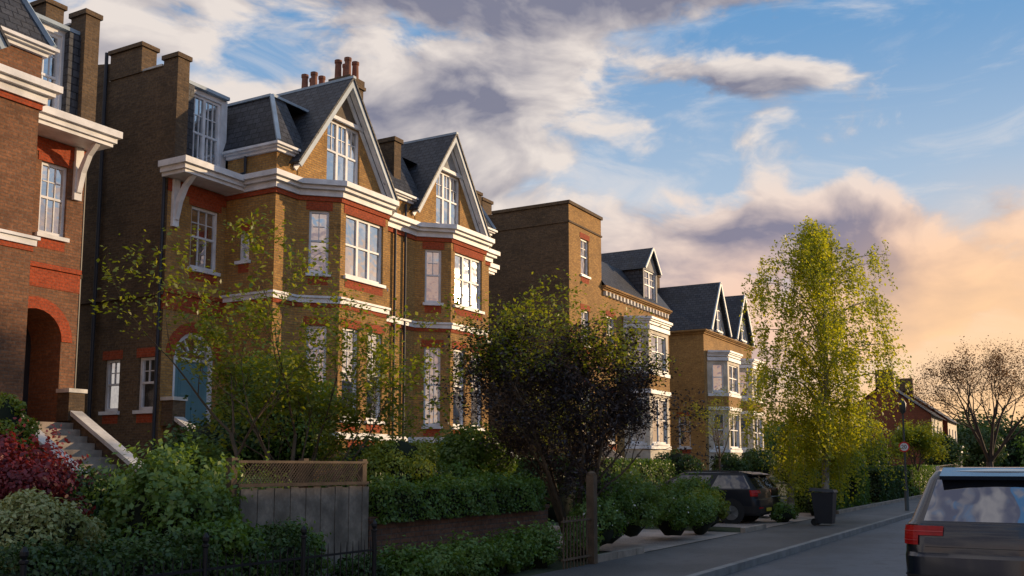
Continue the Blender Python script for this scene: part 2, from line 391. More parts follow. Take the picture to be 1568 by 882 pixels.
        H.box('side_wall',7.9,8.35,1.5,1.95,2.9,3.6); H.box('coping',7.86,8.39,1.46,1.97,3.6,3.7)
    H.s=1
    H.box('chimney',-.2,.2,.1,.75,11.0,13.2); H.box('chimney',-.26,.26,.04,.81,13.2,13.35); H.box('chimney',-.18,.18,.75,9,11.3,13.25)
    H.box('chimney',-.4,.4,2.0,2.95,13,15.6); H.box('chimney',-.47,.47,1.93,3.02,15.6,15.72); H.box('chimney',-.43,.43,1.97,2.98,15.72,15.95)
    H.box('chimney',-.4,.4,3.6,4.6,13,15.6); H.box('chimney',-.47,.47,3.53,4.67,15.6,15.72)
    for x in(-.22,.22):
        for y in(2.25,2.7): pots(H,x,y,15.95)
        for y in(3.85,4.3): pots(H,x,y,15.72)
    return H.build_meshes('semi',mats)
place(pair(),'semi_detached_brick_house',(27.3,20,0))
HB=dict(HM); HB['walls']=MT['wallsB']
place(pair(1.0,.5,HB),'semi_detached_brick_house',(7.8,20,0))
def bay(H,x0,x1,dep,z0,z1,floors,part='stone_bay',c=.8,lint=None):
    A,B,C,D=(x0,0),(x0+c,-dep),(x1-c,-dep),(x1,0); L=math.hypot(c,dep); W=x1-x0-2*c
    cant=[(.25*L,.8*L,a,b,dict(bars=0)) for a,b in floors]; fr=[(.12*W,.88*W,a,b,dict(cols=2 if W>1.3 else 1,bars=0)) for a,b in floors]
    H.wall(A,B,z0,z1,cant,out=(-.7,-.7),part=part,lint=lint); H.wall(B,C,z0,z1,fr,part=part,lint=lint); H.wall(D,C,z0,z1,cant,out=(.7,-.7),part=part,lint=lint)
    H.cornice([A,B,C,D],z1,.35,.25); 
    for a,b in floors: H.band([A,B,C,D],.1,b+.2,b+.42); H.band([A,B,C,D],.08,a-.3,a-.12)
    for a,b in floors[:-1]: H.band([A,B,C,D],.03,b+.44,floors[-1][0]-.32,'walls')
    H.face('lead_flashing',[(A[0],A[1],z1+.33),(B[0],B[1],z1+.33),(C[0],C[1],z1+.33),(D[0],D[1],z1+.33)])
def dormer(H,x0,x1,y0,z0,z1,az,dep=2.5):
    H.wall((x0,y0),(x1,y0),z0,z1,[(.2,x1-x0-.2,z0+.1,z1-.1,dict(cols=2,bars=1,sill=False))],part='gable_render',lint=None)
    for x in(x0,x1): H.face('roof',[(x,y0,z0),(x,y0+dep,z0),(x,y0+dep,z1),(x,y0,z1)])
    m=(x0+x1)/2
    H.face('gable_render',[(x0,y0,z1),(x1,y0,z1),(m,y0,az)])
    for x,d in((x0,-.15),(x1,.15)):
        H.face('roof',[(x+d,y0-.2,z1-.12),(m,y0-.2,az+.05),(m,y0+dep,az+.05),(x+d,y0+dep,z1-.12)])
        H.beam('bargeboards',(x+d,y0-.22,z1-.12),(m,y0-.22,az+.02),.06,.12)
# house 3
H=House()
H.wall((0,0),(3.7,0),.4,14.2,[(1.3,2.2,11.0,12.8,dict(bars=1)),(1.3,2.2,7.6,9.3,dict(bars=1)),(1.2,2.3,3.2,5.6,dict(bars=1))])
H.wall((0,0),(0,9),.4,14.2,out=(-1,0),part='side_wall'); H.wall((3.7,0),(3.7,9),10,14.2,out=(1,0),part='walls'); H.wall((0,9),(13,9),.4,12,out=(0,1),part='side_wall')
for a,b,c,d in((-.08,3.78,-.08,.3),(-.08,.3,.3,4.2),(3.4,3.78,.3,4.2)): H.box('side_wall',a,b,c,d,14.2,14.35)
H.box('side_wall',-.05,3.75,-.05,4.4,13.3,13.38)
H.box('chimney',-.3,.6,4.6,6,12,14.9); H.box('chimney',-.37,.67,4.53,6.07,14.9,15.05)
H.face('roof',[(0,0,14.1),(3.7,0,14.1),(3.7,9,14.1),(0,9,14.1)])
H.wall((3.7,0),(13.2,0),.4,10.6,[(.6,1.6,7.4,9.4,dict(bars=1)),(.6,1.6,3,5.5,dict(bars=1)),(7.9,9,7.4,9.4,dict(bars=1)),(7.9,9,3,5.5,dict(bars=1))])
H.wall((13.2,0),(13.2,9),.4,10.6,out=(1,0),part='side_wall')
H.cornice([(3.7,0),(13.2,0)],10.6,.25,.25,part='walls')
for i in range(20): H.box('coping',3.9+i*.46,4.08+i*.46,-.16,0,10.36,10.59)
bay(H,6.4,10.9,1.1,.4,9.3,[(3,5.4),(6.9,8.8)])
H.face('roof',[(3.7,-.2,10.86),(13.2,-.2,10.86),(13.2,1.2,12.7),(3.7,1.2,12.7)]); H.face('roof',[(3.7,1.2,12.7),(13.2,1.2,12.7),(13.2,9,12.9),(3.7,9,12.9)]); H.face('roof',[(13.2,-.2,10.86),(13.2,9,10.86),(13.2,9,12.7),(13.2,1.2,12.7)])
dormer(H,9.2,11.3,-.05,10.9,12.8,14.0,3.5)
for i in range(9): H.box('steps',1.0,2.6,-.3*(i+1),-.3*i,.3,2.6-.17*i)
for x in(.8,2.6):
    H.g('stone_bay').hexa([(x,0,.3),(x,-2.9,.3),(x,-2.9,1.2),(x,-.2,3.1),(x,0,3.1)],[(x+.2,0,.3),(x+.2,-2.9,.3),(x+.2,-2.9,1.2),(x+.2,-.2,3.1),(x+.2,0,3.1)])
place(H.build_meshes('h3',HM),'brick_house',(40.8,20,0))
# house 4
H=House()
H.wall((0,0),(11,0),.4,10.4,[(5,5.8,7,8.9,dict(bars=1)),(4.9,6,2.8,5,dict(bars=1))]); H.wall((0,0),(0,9),.4,10.4,[(1.0,1.8,3,5,dict(bars=1))],out=(-1,0)); H.wall((11,0),(11,9),.4,10.4,out=(1,0),part='side_wall'); H.wall((0,9),(11,9),.4,10.4,out=(0,1),part='side_wall')
H.cornice([(0,9),(0,0),(11,0),(11,9)],10.3,.25,.25,part='walls')
H.face('roof',[(-.2,-.2,10.55),(11.2,-.2,10.55),(9.5,4.5,13.4),(1.5,4.5,13.4)]); H.face('roof',[(-.2,-.2,10.55),(-.2,9.2,10.55),(1.5,4.5,13.4)]); H.face('roof',[(11.2,-.2,10.55),(11.2,9.2,10.55),(9.5,4.5,13.4)]); H.face('roof',[(-.2,9.2,10.55),(11.2,9.2,10.55),(9.5,4.5,13.4),(1.5,4.5,13.4)])
for cx in(2.7,8.3):
    H.wall((cx-1.8,-.05),(cx+1.8,-.05),10.4,10.9,part='gable_render'); H.face('gable_render',[(cx-1.8,-.05,10.9),(cx+1.8,-.05,10.9),(cx,-.05,13.9)])
    fr=H.frame((cx-.5,-.2),(cx+.5,-.2),(0,-1)); H.opening(fr,0,1,10.75,12.2,'gable_render',None,cols=2,bars=0)
    for d in(-1,1):
        H.face('roof',[(cx+d*2.1,-.35,10.6),(cx,-.35,14.05),(cx,4.4,14.05),(cx+d*2.1,4.4,10.6)]); H.beam('bargeboards',(cx+d*2.1,-.38,10.6),(cx,-.38,14.0),.08,.18)
    bay(H,cx-2.1,cx+2.1,1.1,.4,8.9,[(3,5.2),(6.6,8.4)])
H.box('chimney',1.0,2.9,4,4.8,12,14.8); H.box('chimney',.93,2.97,3.93,4.87,14.8,14.95)
for x in(1.3,1.7,2.1,2.5): pots(H,x,4.4,14.95)
place(H.build_meshes('h4',HM),'brick_house',(60.3,20,0))
# terraced houses: street end and the other side of the road
H=House()
FM=dict(HM); FM['walls']=brickmat('far_red_brick',(.28,.075,.035),(.2,.055,.03),(.2,.12,.09),grime=.4)
H.wall((0,0),(9,0),0,6.5,[(.8,2,1,3,{}),(.8,2,4,5.6,{}),(4,5,4,5.6,{}),(6.8,8,1,3,{}),(6.8,8,4,5.6,{})],part='stone_bay',lint=None); H.wall((0,0),(0,8),0,6.5,[(2,3,4,5.5,{}),(4.5,5.5,1,3,{})],out=(-1,0))
H.wall((9,0),(9,8),0,6.5,out=(1,0)); H.face('walls',[(0,0,6.5),(0,8,6.5),(0,4,9.5)]); H.face('walls',[(9,0,6.5),(9,8,6.5),(9,4,9.5)]); H.wall((0,8),(9,8),0,6.5,out=(0,1))
H.face('roof',[(-.3,-.4,6.3),(9.3,-.4,6.3),(9.3,4,9.6),(-.3,4,9.6)]); H.face('roof',[(-.3,8.4,6.3),(9.3,8.4,6.3),(9.3,4,9.6),(-.3,4,9.6)])
H.box('chimney',.1,.9,3.2,4.8,8.5,10.9); bay(H,2,5,.8,0,3.5,[(1,2.9)])
fh=H.build_meshes('far',FM)
place(fh,'terraced_house',(98,10.9,.1)); place(fh,'terraced_house',(109,10.6,.1))
for i,x in enumerate((14,23.4,32.8,44,53.4,62.8,74,83.4,94)): place(fh,'terraced_house',(x,-12.5,.1),math.pi)
# ------------------------------------------------------------ ground, road
def grd(name,xs,prof,mat,dz=0):
    m=MB(); ys=[p[0] for p in prof]
    for i in range(len(xs)-1):
        for j in range(len(ys)-1):
            m.face([(xs[i],ys[j],prof[j][1]+dz),(xs[i+1],ys[j],prof[j][1]+dz),(xs[i+1],ys[j+1],prof[j+1][1]+dz),(xs[i],ys[j+1],prof[j+1][1]+dz)])
    return obj(name,m.mesh(name,mat))
soil=simple('garden_soil_grass',(.045,.055,.022),.95,.5,1.2,bump=.5)
prof=[(-500,-.03),(7.2,-.03),(7.21,.11),(13,.14),(19,1.1),(60,1.1),(700,1.1)]
grd('ground',[-300,-20,20,60,140,900],prof,soil)
def asphalt(name,c,patch=.3,fine=60,sp=2.2):
    m,nt,o=newmat(name); b=nd(nt,'ShaderNodeBsdfPrincipled'); tc=nd(nt,'ShaderNodeTexCoord')
    n1=noise(nt,tc.outputs['Object'],.5,6); n2=noise(nt,tc.outputs['Object'],fine,3); n3=noise(nt,tc.outputs['Object'],3,5,.6,1)
    col=mixc(nt,mr(nt,n1,.35,.65),[x*(1-patch) for x in c],[x*(1+patch) for x in c]); col=mixc(nt,mr(nt,n2,.45,.7,0,.6),col,[x*sp for x in c])
    col=mixc(nt,mr(nt,n3,.55,.62,0,.4),col,[x*.5 for x in c])
    nt.links.new(col,b.inputs['Base Color']); b.inputs['Roughness'].default_value=.65
    bp=nd(nt,'ShaderNodeBump'); bp.inputs['Strength'].default_value=.5; bp.inputs['Distance'].default_value=.01
    nt.links.new(n2,bp.inputs['Height']); nt.links.new(bp.outputs[0],b.inputs['Normal']); nt.links.new(b.outputs[0],o.inputs[0]); return m
road=asphalt('road_asphalt',(.072,.078,.092)); pave=asphalt('pavement_asphalt',(.068,.066,.068)); gravel=asphalt('gravel',(.30,.24,.21),.4,24,1.8)
grd('road',[-60,260],[(-1.2,0),(5.0,0)],road)
m=MB(); m.box(-60,260,5.14,7.2,-.05,.12); m.box(-60,260,-3.4,-1.34,-.05,.12); obj('pavement',m.mesh('pavement',pave))
m=MB()
for i in range(-60,200):
    m.box(i+.005,i+.992,5.0,5.14,-.05,.125)
    if i<40: m.box(i+.005,i+.992,-1.34,-1.2,-.05,.125)
obj('kerb',m.mesh('kerb',simple('kerb_granite',(.24,.235,.23),.8,.3,2)))
m=MB()
for a,b in((15.6,17.8),(24.5,26.5),(36,60)):
    x=a
    while x<b: m.box(x+.01,min(b,x+.9)-.01,7.16,7.28,.05,.24); x+=.9
obj('garden_edging_stones',m.mesh('edg',MT['step']))
grd('driveway',[17.8,24.5],[(7.25,.11),(13,.14)],gravel,.012)
grd('driveway',[26.5,36],[(7.25,.11),(13,.14)],gravel,.012)
# ------------------------------------------------------------ foliage
def leafmesh(name,pts,nrm,L,rng,mats,core=None,wr=.6,rnd=None):
    pts=np.asarray(pts,float); n=len(pts)
    nn=np.asarray(nrm,float)+rng.normal(0,.55,(n,3)); nn/=np.linalg.norm(nn,axis=1)[:,None]+1e-9
    a=np.cross(nn,rng.normal(0,1,(n,3))); a/=np.linalg.norm(a,axis=1)[:,None]+1e-9
    b=np.cross(nn,a); s=(L*rng.uniform(.6,1.3,n))[:,None]
    V=np.stack([pts-a*s*.5,pts+b*s*wr*.5+nn*s*.08,pts+a*s*.5,pts-b*s*wr*.5+nn*s*.08],1).reshape(-1,3)
    F=np.arange(n*4).reshape(n,4)
    r=rng.random(n) if rnd is None else np.asarray(rnd)
    verts=[V];polys=[F.ravel()];tot=[np.full(n,4)];mi=[np.zeros(n,int)];rr=[r];off=n*4
    if core is not None and core.v:
        cv=np.array(core.v); verts.append(cv)
        fl=[len(f) for f in core.f]; polys.append(np.concatenate([np.array(f) for f in core.f])+off); tot.append(np.array(fl)); mi.append(np.full(len(fl),1)); rr.append(np.zeros(len(fl)))
    V=np.concatenate(verts);PL=np.concatenate(polys);T=np.concatenate(tot);MI=np.concatenate(mi);RR=np.concatenate(rr)
    m=bpy.data.meshes.new(name); m.vertices.add(len(V)); m.vertices.foreach_set('co',V.ravel())
    m.loops.add(len(PL)); m.loops.foreach_set('vertex_index',PL.astype(np.int32))
    m.polygons.add(len(T)); st=np.concatenate([[0],np.cumsum(T)[:-1]]); m.polygons.foreach_set('loop_start',st.astype(np.int32))
    m.polygons.foreach_set('material_index',MI.astype(np.int32))
    at=m.attributes.new('rnd','FLOAT','FACE'); at.data.foreach_set('value',RR.astype(np.float32))
    for x in mats: m.materials.append(x)
    m.update(calc_edges=True); m.validate()
    return m
def unit(rng,n):
    u=rng.normal(0,1,(n,3)); return u/np.linalg.norm(u,axis=1)[:,None]
L_green=leafmat('leaf_green',(.065,.14,.02),(.13,.22,.035))
L_dark=leafmat('leaf_dark',(.028,.068,.016),(.06,.115,.024),.2)
L_yel=leafmat('leaf_yellowgreen',(.14,.20,.02),(.25,.29,.03))
L_light=leafmat('leaf_fresh',(.10,.19,.045),(.18,.28,.065))
L_red=leafmat('leaf_acer_red',(.11,.012,.022),(.22,.03,.045),.3)
L_var=leafmat('leaf_variegated',(.20,.24,.08),(.38,.39,.19),.2,c3=(.06,.10,.02))
L_purp=leafmat('leaf_purple_brown',(.030,.024,.030),(.068,.050,.052),.12)
L_birch=leafmat('leaf_birch',(.23,.30,.025),(.42,.43,.035),.6,c3=(.19,.24,.02))
L_spring=leafmat('leaf_spring',(.12,.18,.02),(.25,.28,.035),.5)
L_white=leafmat('white_blossom',(.6,.6,.55),(.75,.75,.7),.2,c3=(.5,.5,.45))
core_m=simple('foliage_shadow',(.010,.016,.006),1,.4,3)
bark=simple('bark',(.11,.078,.05),.9,.4,6,bump=.5); bark_b=simple('birch_bark',(.34,.32,.29),.8,.6,5,bump=.4,fine=9)
def blob(mb,c,r,rng,n=10,mth=7):
    base=len(mb.v); ph=rng.uniform(0,6,6)
    for i in range(mth+1):
        th=math.pi*i/mth
        for k in range(n):
            p=2*math.pi*k/n; u=(math.sin(th)*math.cos(p),math.sin(th)*math.sin(p),math.cos(th))
            s=1+.12*math.sin(4*u[0]+ph[0])*math.sin(4*u[1]+ph[1])+.08*math.sin(7*u[2]+ph[2])
            mb.v.append((c[0]+r[0]*u[0]*s,c[1]+r[1]*u[1]*s,c[2]+r[2]*u[2]*s))
    for i in range(mth):
        for k in range(n):
            a=base+i*n+k;b=base+i*n+(k+1)%n; mb.f.append((a,b,b+n,a+n))
seedc=[1]
def bush(name,c,r,L=.07,mat=L_green,K=30,cover=1.6,clump=.36,core=.72,wisp=0,flower=0):
    seedc[0]+=1; rng=np.random.default_rng(seedc[0]); c=np.array(c,float); r=np.array(r,float)
    u=unit(rng,K); u[:,2]=np.where(u[:,2]<-.3,-u[:,2],u[:,2]); cc=u*rng.uniform(.5,.82,(K,1))*r
    cr=clump*r.mean()*rng.uniform(.6,1.25,K)
    area=4*math.pi*cr**2; ns=(cover*area/(.3*L*L)*.42).astype(int)+4
    P=[];N=[];RN=[]
    for i in range(K):
        d=unit(rng,ns[i]); q=cc[i]+d*cr[i]*(rng.uniform(.72,1.12,(ns[i],1)))*np.array([1,1,.85])
        P.append(q);N.append(d+np.array([0,0,.3])); RN.append(np.clip(rng.random(ns[i])*.7+rng.uniform(-.1,.4),0,1))
    for i in range(wisp*2):
        d=unit(rng,1)[0]; d[2]=abs(d[2])+.3; d/=np.linalg.norm(d); m_=rng.integers(14,30)
        t=np.linspace(.7,rng.uniform(1.05,1.4),m_)[:,None]; P.append(d*t*r+rng.normal(0,L*.55,(m_,3)));N.append(np.tile(d,(m_,1)));RN.append(rng.random(m_))
    P=np.concatenate(P)+c;N=np.concatenate(N);RN=np.concatenate(RN)
    k=P[:,2]>.05; P,N,RN=P[k],N[k],RN[k]
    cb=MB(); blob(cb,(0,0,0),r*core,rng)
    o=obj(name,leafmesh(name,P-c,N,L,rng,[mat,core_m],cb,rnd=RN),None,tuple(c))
    if flower:
        idx=rng.choice(len(P),flower); fm=leafmesh(name+'_flowers',P[idx]-c+N[idx]*.03,N[idx],L*.9,rng,[L_white]); obj('blossoms',fm,o)
    return o
def hedge(name,x0,x1,y0,y1,z0,z1,L=.07,mat=L_green,cover=1.5,rough=.06):
    seedc[0]+=1; rng=np.random.default_rng(seedc[0]); dx,dy,dz=x1-x0,y1-y0,z1-z0
    fs=[(dx*dz,0),(dx*dy,1),(dy*dz,2),(dy*dz,3)]; P=[];N=[]
    for ar,k in fs:
        n=int(cover*ar/(.3*L*L)); a=rng.random(n);b=rng.random(n); j=rng.normal(0,rough*.5,n)
        if k==0: q=np.stack([x0+a*dx,y0-j,z0+b*dz],1); nn=(0,-1,.2)
        elif k==1: q=np.stack([x0+a*dx,y0+b*dy,z1+j],1); nn=(0,-.2,1)
        elif k==2: q=np.stack([x0-j,y0+a*dy,z0+b*dz],1); nn=(-1,0,.2)
        else: q=np.stack([x1+j,y0+a*dy,z0+b*dz],1); nn=(1,0,.2)
        w=rough*(np.sin(q[:,0]*4.1+seedc[0])*np.sin(q[:,2]*5.3+q[:,1]*3.7)+.6*np.sin(q[:,0]*9.7+q[:,2]*8+q[:,1]*6))
        q=q+np.array(nn)*w[:,None]; P.append(q);N.append(np.tile(nn,(n,1)))
    ns=int(dx*14); sp=np.stack([x0+rng.random(ns)*dx,y0+rng.random(ns)*dy,np.full(ns,z1)],1)
    for t in (.03,.07,.11,.15): P.append(sp+np.array([0,0,t])+rng.normal(0,.015,(ns,3))); N.append(np.tile((0,-.7,.4),(ns,1)))
    P=np.concatenate(P);N=np.concatenate(N); c=np.array([(x0+x1)/2,(y0+y1)/2,z0])
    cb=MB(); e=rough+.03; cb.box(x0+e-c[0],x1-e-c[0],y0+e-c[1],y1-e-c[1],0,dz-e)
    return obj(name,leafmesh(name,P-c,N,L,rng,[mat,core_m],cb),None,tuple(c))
def norm(v): return v/(np.linalg.norm(v)+1e-9)
def grow(rng,p,d,L,r,lvl,mb,tips,kids,ang,ratio=.68,wob=.12,up=.04,segs=4,sides=6):
    pts=[p];rs=[r]
    for i in range(segs):
        d=norm(d+rng.normal(0,wob,3)+np.array([0,0,up])); p=p+d*L/segs; pts.append(p); rs.append(r*(1-(i+1)/segs*.55))
    mb.tube(pts,rs,max(3,sides))
    if lvl<=1: tips.extend([(q,lvl) for q in pts[1:]])
    if lvl==0: return
    k=kids[lvl] if isinstance(kids,(list,tuple)) else kids
    for i in range(k):
        t=rng.uniform(.35,1) if i else 1.0; f=t*segs; j=min(int(f),segs-1); q=pts[j]+(pts[j+1]-pts[j])*(f-j)
        perp=norm(np.cross(d,rng.normal(0,1,3))); a=R(rng.uniform(*ang)); nd_=norm(d*math.cos(a)+perp*math.sin(a))
        grow(rng,q,nd_,L*ratio*rng.uniform(.75,1.15),max(.003,rs[j]*.62),lvl-1,mb,tips,kids,ang,ratio,wob,up,segs,sides-1)
def leafy(name,loc,mb,tips,rng,per,spread,L,mats,bk):
    P=[];N=[]
    for q,l in tips:
        n=rng.poisson(per)
        if n: P.append(q+rng.normal(0,spread,(n,3))); N.append(np.tile((0,-.1,1.),(n,1)))
    P=np.concatenate(P); N=np.concatenate(N)
    e=empty(name,loc); obj('trunk_and_branches',mb.mesh(name+'_wood',bk,True,False),e)
    return e,obj('leaves',leafmesh(name+'_leaves',P,N,L,rng,mats),e)
# left multi-stem tree
rng=np.random.default_rng(11); mb=MB();tips=[]
for i,(dx,dy,dz,L) in enumerate(((.05,-.02,1,2.2),(.30,-.12,1,2.35),(.55,-.28,1,2.3),(.85,-.5,.95,2.2),(.7,.0,.8,2.0),(1.0,-.45,.65,1.9))):
    grow(rng,np.array([.06*i,.02*i,0]),norm(np.array([dx,dy,dz])),L,.064-.006*i,4,mb,tips,[0,3,4,3,3],(18,50),.66,.12,.035)
leafy('small_garden_tree',(10.75,10.6,.1),mb,tips,rng,3.6,.09,.09,[L_spring],bark)
# dark twiggy tree
rng=np.random.default_rng(5); mb=MB();tips=[]
for i in range(7):
    a=i*.9+.3; grow(rng,np.array([.12*math.cos(a),.12*math.sin(a),0]),norm(np.array([.34*math.cos(a),.34*math.sin(a),1])),2.15,.06,4,mb,tips,[0,3,3,3,4],(18,52),.68,.12,.06)
tl=[t for t in tips if t[0][2]<4.4]; th=[t for t in tips if t[0][2]>=3.5]
e,_=leafy('dense_purple_tree',(17.4,8.4,.1),mb,tl,rng,6,.12,.07,[L_purp],bark)
P=np.concatenate([q+rng.normal(0,.13,(7,3)) for q,l in th if rng.random()<.75]); obj('green_leaves',leafmesh('gl',P,np.tile((0,0,1.),(len(P),1)),.085,rng,[L_spring]),e)
n=17000; P=unit(rng,n)*rng.uniform(.35,1,(n,1))**.5*np.array([1.25,1.15,1.55])+np.array([0,0,2.75]); P+=.36*np.sin(P[:,[1,2,0]]*3.7)+.14*np.sin(P[:,[2,0,1]]*11); obj('inner_twigs',leafmesh('it',P,unit(rng,n),.09,rng,[L_purp],wr=.3),e)
# birch
def birch(name,loc,Hh,W,rng,leafmat_,n_limb=34,sd=1.,LS=.085,step=.024):
    mb=MB(); P=[];N=[]
    tr=[np.array([.12*math.sin(z*.6),.1*math.cos(z*.5)-.1,z]) for z in np.linspace(0,Hh,12)]
    mb.tube(tr,[.12*(1-i/12.5)+.008 for i in range(12)],9)
    for i in range(n_limb):
        t=(i+.5)/n_limb; z0=Hh*(.2+.76*t); a=i*2.4+rng.uniform(-.4,.4)
        L=W*(.55+.5*math.sin(math.pi*min(1,(1-t)*.9+.1)))*rng.uniform(.75,1.15)*(1 if t<.62 else max(.2,1-(t-.62)*2.1))
        p=np.array([0.,0,z0]); el=R(48+24*t); pts=[p]; 
        for k in range(6):
            el2=el-R(14)*k; p=p+np.array([math.cos(a)*math.cos(el2),math.sin(a)*math.cos(el2),math.sin(el2)])*L/6; pts.append(p)
        mb.tube(pts,[.034*(1-t*.6)*(1-k/7)+.004 for k in range(7)],5)
        for s in range(int((18-4*t)*sd)):
            f=rng.uniform(.8,6); j=min(int(f),5); q=pts[j]+(pts[j+1]-pts[j])*(f-j)+rng.normal(0,.17,3)
            Ls=rng.uniform(.35,1.9)*(1-.6*t)*min(1,Hh/8); m_=max(4,int(Ls/step)); zz=np.linspace(0,1,m_)
            drift=np.array([math.cos(a),math.sin(a)])*rng.uniform(0,.35)
            S=np.stack([q[0]+drift[0]*np.sqrt(zz)*Ls,q[1]+drift[1]*np.sqrt(zz)*Ls,q[2]+.15*np.sin(zz*3)-zz*Ls],1)
            if s%3==0: mb.tube([S[0],S[m_//2],S[-1]],[.006,.004,.003],3)
            P.append(S+rng.normal(0,.06,(m_,3)));N.append(np.tile((0,-.6,.6),(m_,1)))
    P=np.concatenate(P);N=np.concatenate(N)
    e=empty(name,loc); obj('trunk_and_branches',mb.mesh(name+'_wood',bark_b,True,False),e); obj('leaves',leafmesh(name+'_leaves',P,N,LS,rng,[leafmat_]),e)
birch('silver_birch_tree',(31.9,6.75,.1),9.5,3.3,np.random.default_rng(3),L_birch,44,2.3,.105)
birch('birch_sapling',(33.0,8.1,.1),3.7,.9,np.random.default_rng(8),L_yel,16,.9)
def gentree(name,loc,seed,H0,n0,per,spread,L,mats,bk,kids=[0,4,4,3,4],ang=(20,50),r=.2,tr=1.6,lean=.45):
    rng=np.random.default_rng(seed); mb=MB();tips=[]
    mb.tube([(0,0,0),(.03,0,tr*.5),(0,.03,tr)],[r*1.15,r,r*.9],8)
    for i in range(n0):
        a=i*6.28/n0+.4; grow(rng,np.array([0,0,tr-.1]),norm(np.array([lean*math.cos(a),lean*math.sin(a),1])),H0,r*.55,4,mb,tips,kids,ang,.66,.09,.05)
    return leafy(name,loc,mb,tips,rng,per,spread,L,mats,bk)
gentree('bare_tree',(104,6.6,.1),21,5.8,6,2.0,.35,.18,[leafmat('bud_brown',(.09,.05,.03),(.15,.08,.05),.4)],simple('dark_bark',(.05,.035,.028),.9,.3,4),r=.34,tr=2.2,lean=.5,kids=[0,5,4,3,4])
gentree('small_garden_tree',(50.5,16.0,.8),22,1.6,4,1.6,.12,.1,[L_spring],bark,kids=[0,2,3,3,3],r=.06,tr=1.5)
gentree('small_garden_tree',(28.5,14.5,.4),24,1.3,4,2.4,.12,.1,[L_spring],bark,kids=[0,2,3,3,3],r=.05,tr=1.0)
gentree('small_garden_tree',(27.0,13.2,.2),29,1.5,4,2.4,.12,.1,[L_spring],bark,kids=[0,2,3,3,3],r=.05,tr=1.2)
gentree('street_tree',(62,7.8,.1),25,1.3,5,5,.2,.14,[L_yel],bark,kids=[0,3,3,3,3],r=.1,tr=1.4)
gentree('street_tree',(47,8.4,.1),26,1.2,4,5,.16,.12,[L_spring],bark,kids=[0,3,3,3,3],r=.08,tr=1.0)
# shrubs
bush('japanese_maple',(6.25,9.3,1.35),(.75,.7,.68),.06,L_red,30,1.3,.34,.6,16)
bush('variegated_shrub',(5.75,8.25,1.1),(.62,.5,.42),.055,L_var,28,1.8)
bush('viburnum_shrub',(7.5,8.5,1.1),(.8,.7,.75),.075,L_light,44,1.3,.28,.6,34)
hedge('box_hedge',4.0,8.7,7.5,8.0,.1,.98,.05,L_dark,1.7,.09)
bush('ivy_bush',(7.55,7.75,.75),(.6,.35,.5),.065,L_green,26,1.6)
bush('ivy_covered_shrub',(14.4,13.4,2.3),(1.05,1.0,1.75),.09,L_green,46,1.5,.36,.8,14)
bush('ivy_covered_shrub',(13.4,14.0,1.6),(1.2,1.0,1.2),.09,L_dark,40,1.2,.36,.8,14)
bush('clipped_dome_bush',(12.7,9.2,1.5),(.8,.75,.66),.05,L_yel,60,2.0,.28,.86)
bush('laurel_bush',(17.2,10.9,1.5),(1.15,1.0,1.1),.085,L_green,46,1.5)
bush('laurel_bush',(15.4,11.6,1.4),(1.1,.9,1.0),.085,L_dark,40,1.5)
bush('garden_shrub',(8.7,13.3,2.0),(.45,.4,.95),.06,L_yel,26,1.5)
hedge('garden_hedge',6.0,14.5,11.6,12.5,.1,1.35,.075,L_green,1.5,.12)
bush('garden_shrub',(9.6,9.6,1.0),(.9,.6,.7),.07,L_light,34,1.3,.30,.7,24)
bush('garden_shrub',(8.9,8.0,.6),(.55,.35,.45),.06,L_green,30,1.3,.34,.7,14)
bush('garden_shrub',(11.0,12.0,1.4),(1.0,.6,.8),.075,L_light,34,1.4,.34,.7,16)
bush('garden_shrub',(8.0,10.6,1.05),(1.2,.6,.6),.07,L_dark,34,1.4,.34,.7,14)
bush('garden_shrub',(14.6,9.4,1.25),(.9,.5,.55),.07,L_green,34,1.4,.34,.7,14)
hedge('clipped_hedge',10.85,15.6,8.15,8.75,1.0,1.5,.055,L_green,1.6,.07)
for i,(x,y,r,h,m_) in enumerate(((9.9,7.75,.4,.35,L_dark),(10.7,7.75,.45,.4,L_green),(11.5,7.7,.5,.35,L_light),(12.3,7.75,.5,.42,L_light),(13.1,7.7,.5,.36,L_green),(13.8,7.75,.45,.42,L_green),(14.5,7.7,.4,.5,L_light),(15.9,7.6,.35,.45,L_light))):
    bush('border_plant',(x,y,.25),(r,.35,h),.065,m_,24,1.0,.30,.45,34)
bush('flowering_shrub',(16.9,7.75,.6),(.6,.45,.6),.06,L_light,34,1.3,.32,.6,26,60)
bush('flowering_shrub',(17.9,8.0,.75),(.8,.6,.85),.06,L_green,34,1.3,.30,.6,36,140)
bush('flowering_shrub',(19.6,8.2,.8),(.95,.7,.8),.065,L_light,36,1.3,.30,.6,36,160)
bush('flowering_shrub',(21.6,8.0,.6),(1.0,.6,.65),.065,L_green,34,1.3,.30,.6,30,80)
bush('garden_shrub',(23.3,7.9,.5),(.8,.5,.6),.07,L_light,30,1.3,.30,.6,24)
bush('garden_shrub',(25.0,8.3,.55),(.9,.5,.6),.07,L_yel,26,1.3,.30,.6,20)
bush('garden_shrub',(24.4,10.8,.8),(1.0,.9,.85),.08,L_green,34,1.3)
bush('garden_shrub',(26.6,9.3,.75),(.7,.8,.8),.08,L_green,34,1.3,.3,.6,20)
bush('garden_shrub',(22.3,11.5,1.1),(1.3,.9,1.1),.08,L_dark,34,1.3)
hedge('privet_hedge',24,37,13.6,14.6,.2,1.9,.1,L_green,1.3,.08)
hedge('privet_hedge',36.8,47,8.0,9.0,.1,1.55,.1,L_green,1.3,.06)
hedge('privet_hedge',49,58,7.8,8.8,.1,1.65,.12,L_dark,1.3,.08)
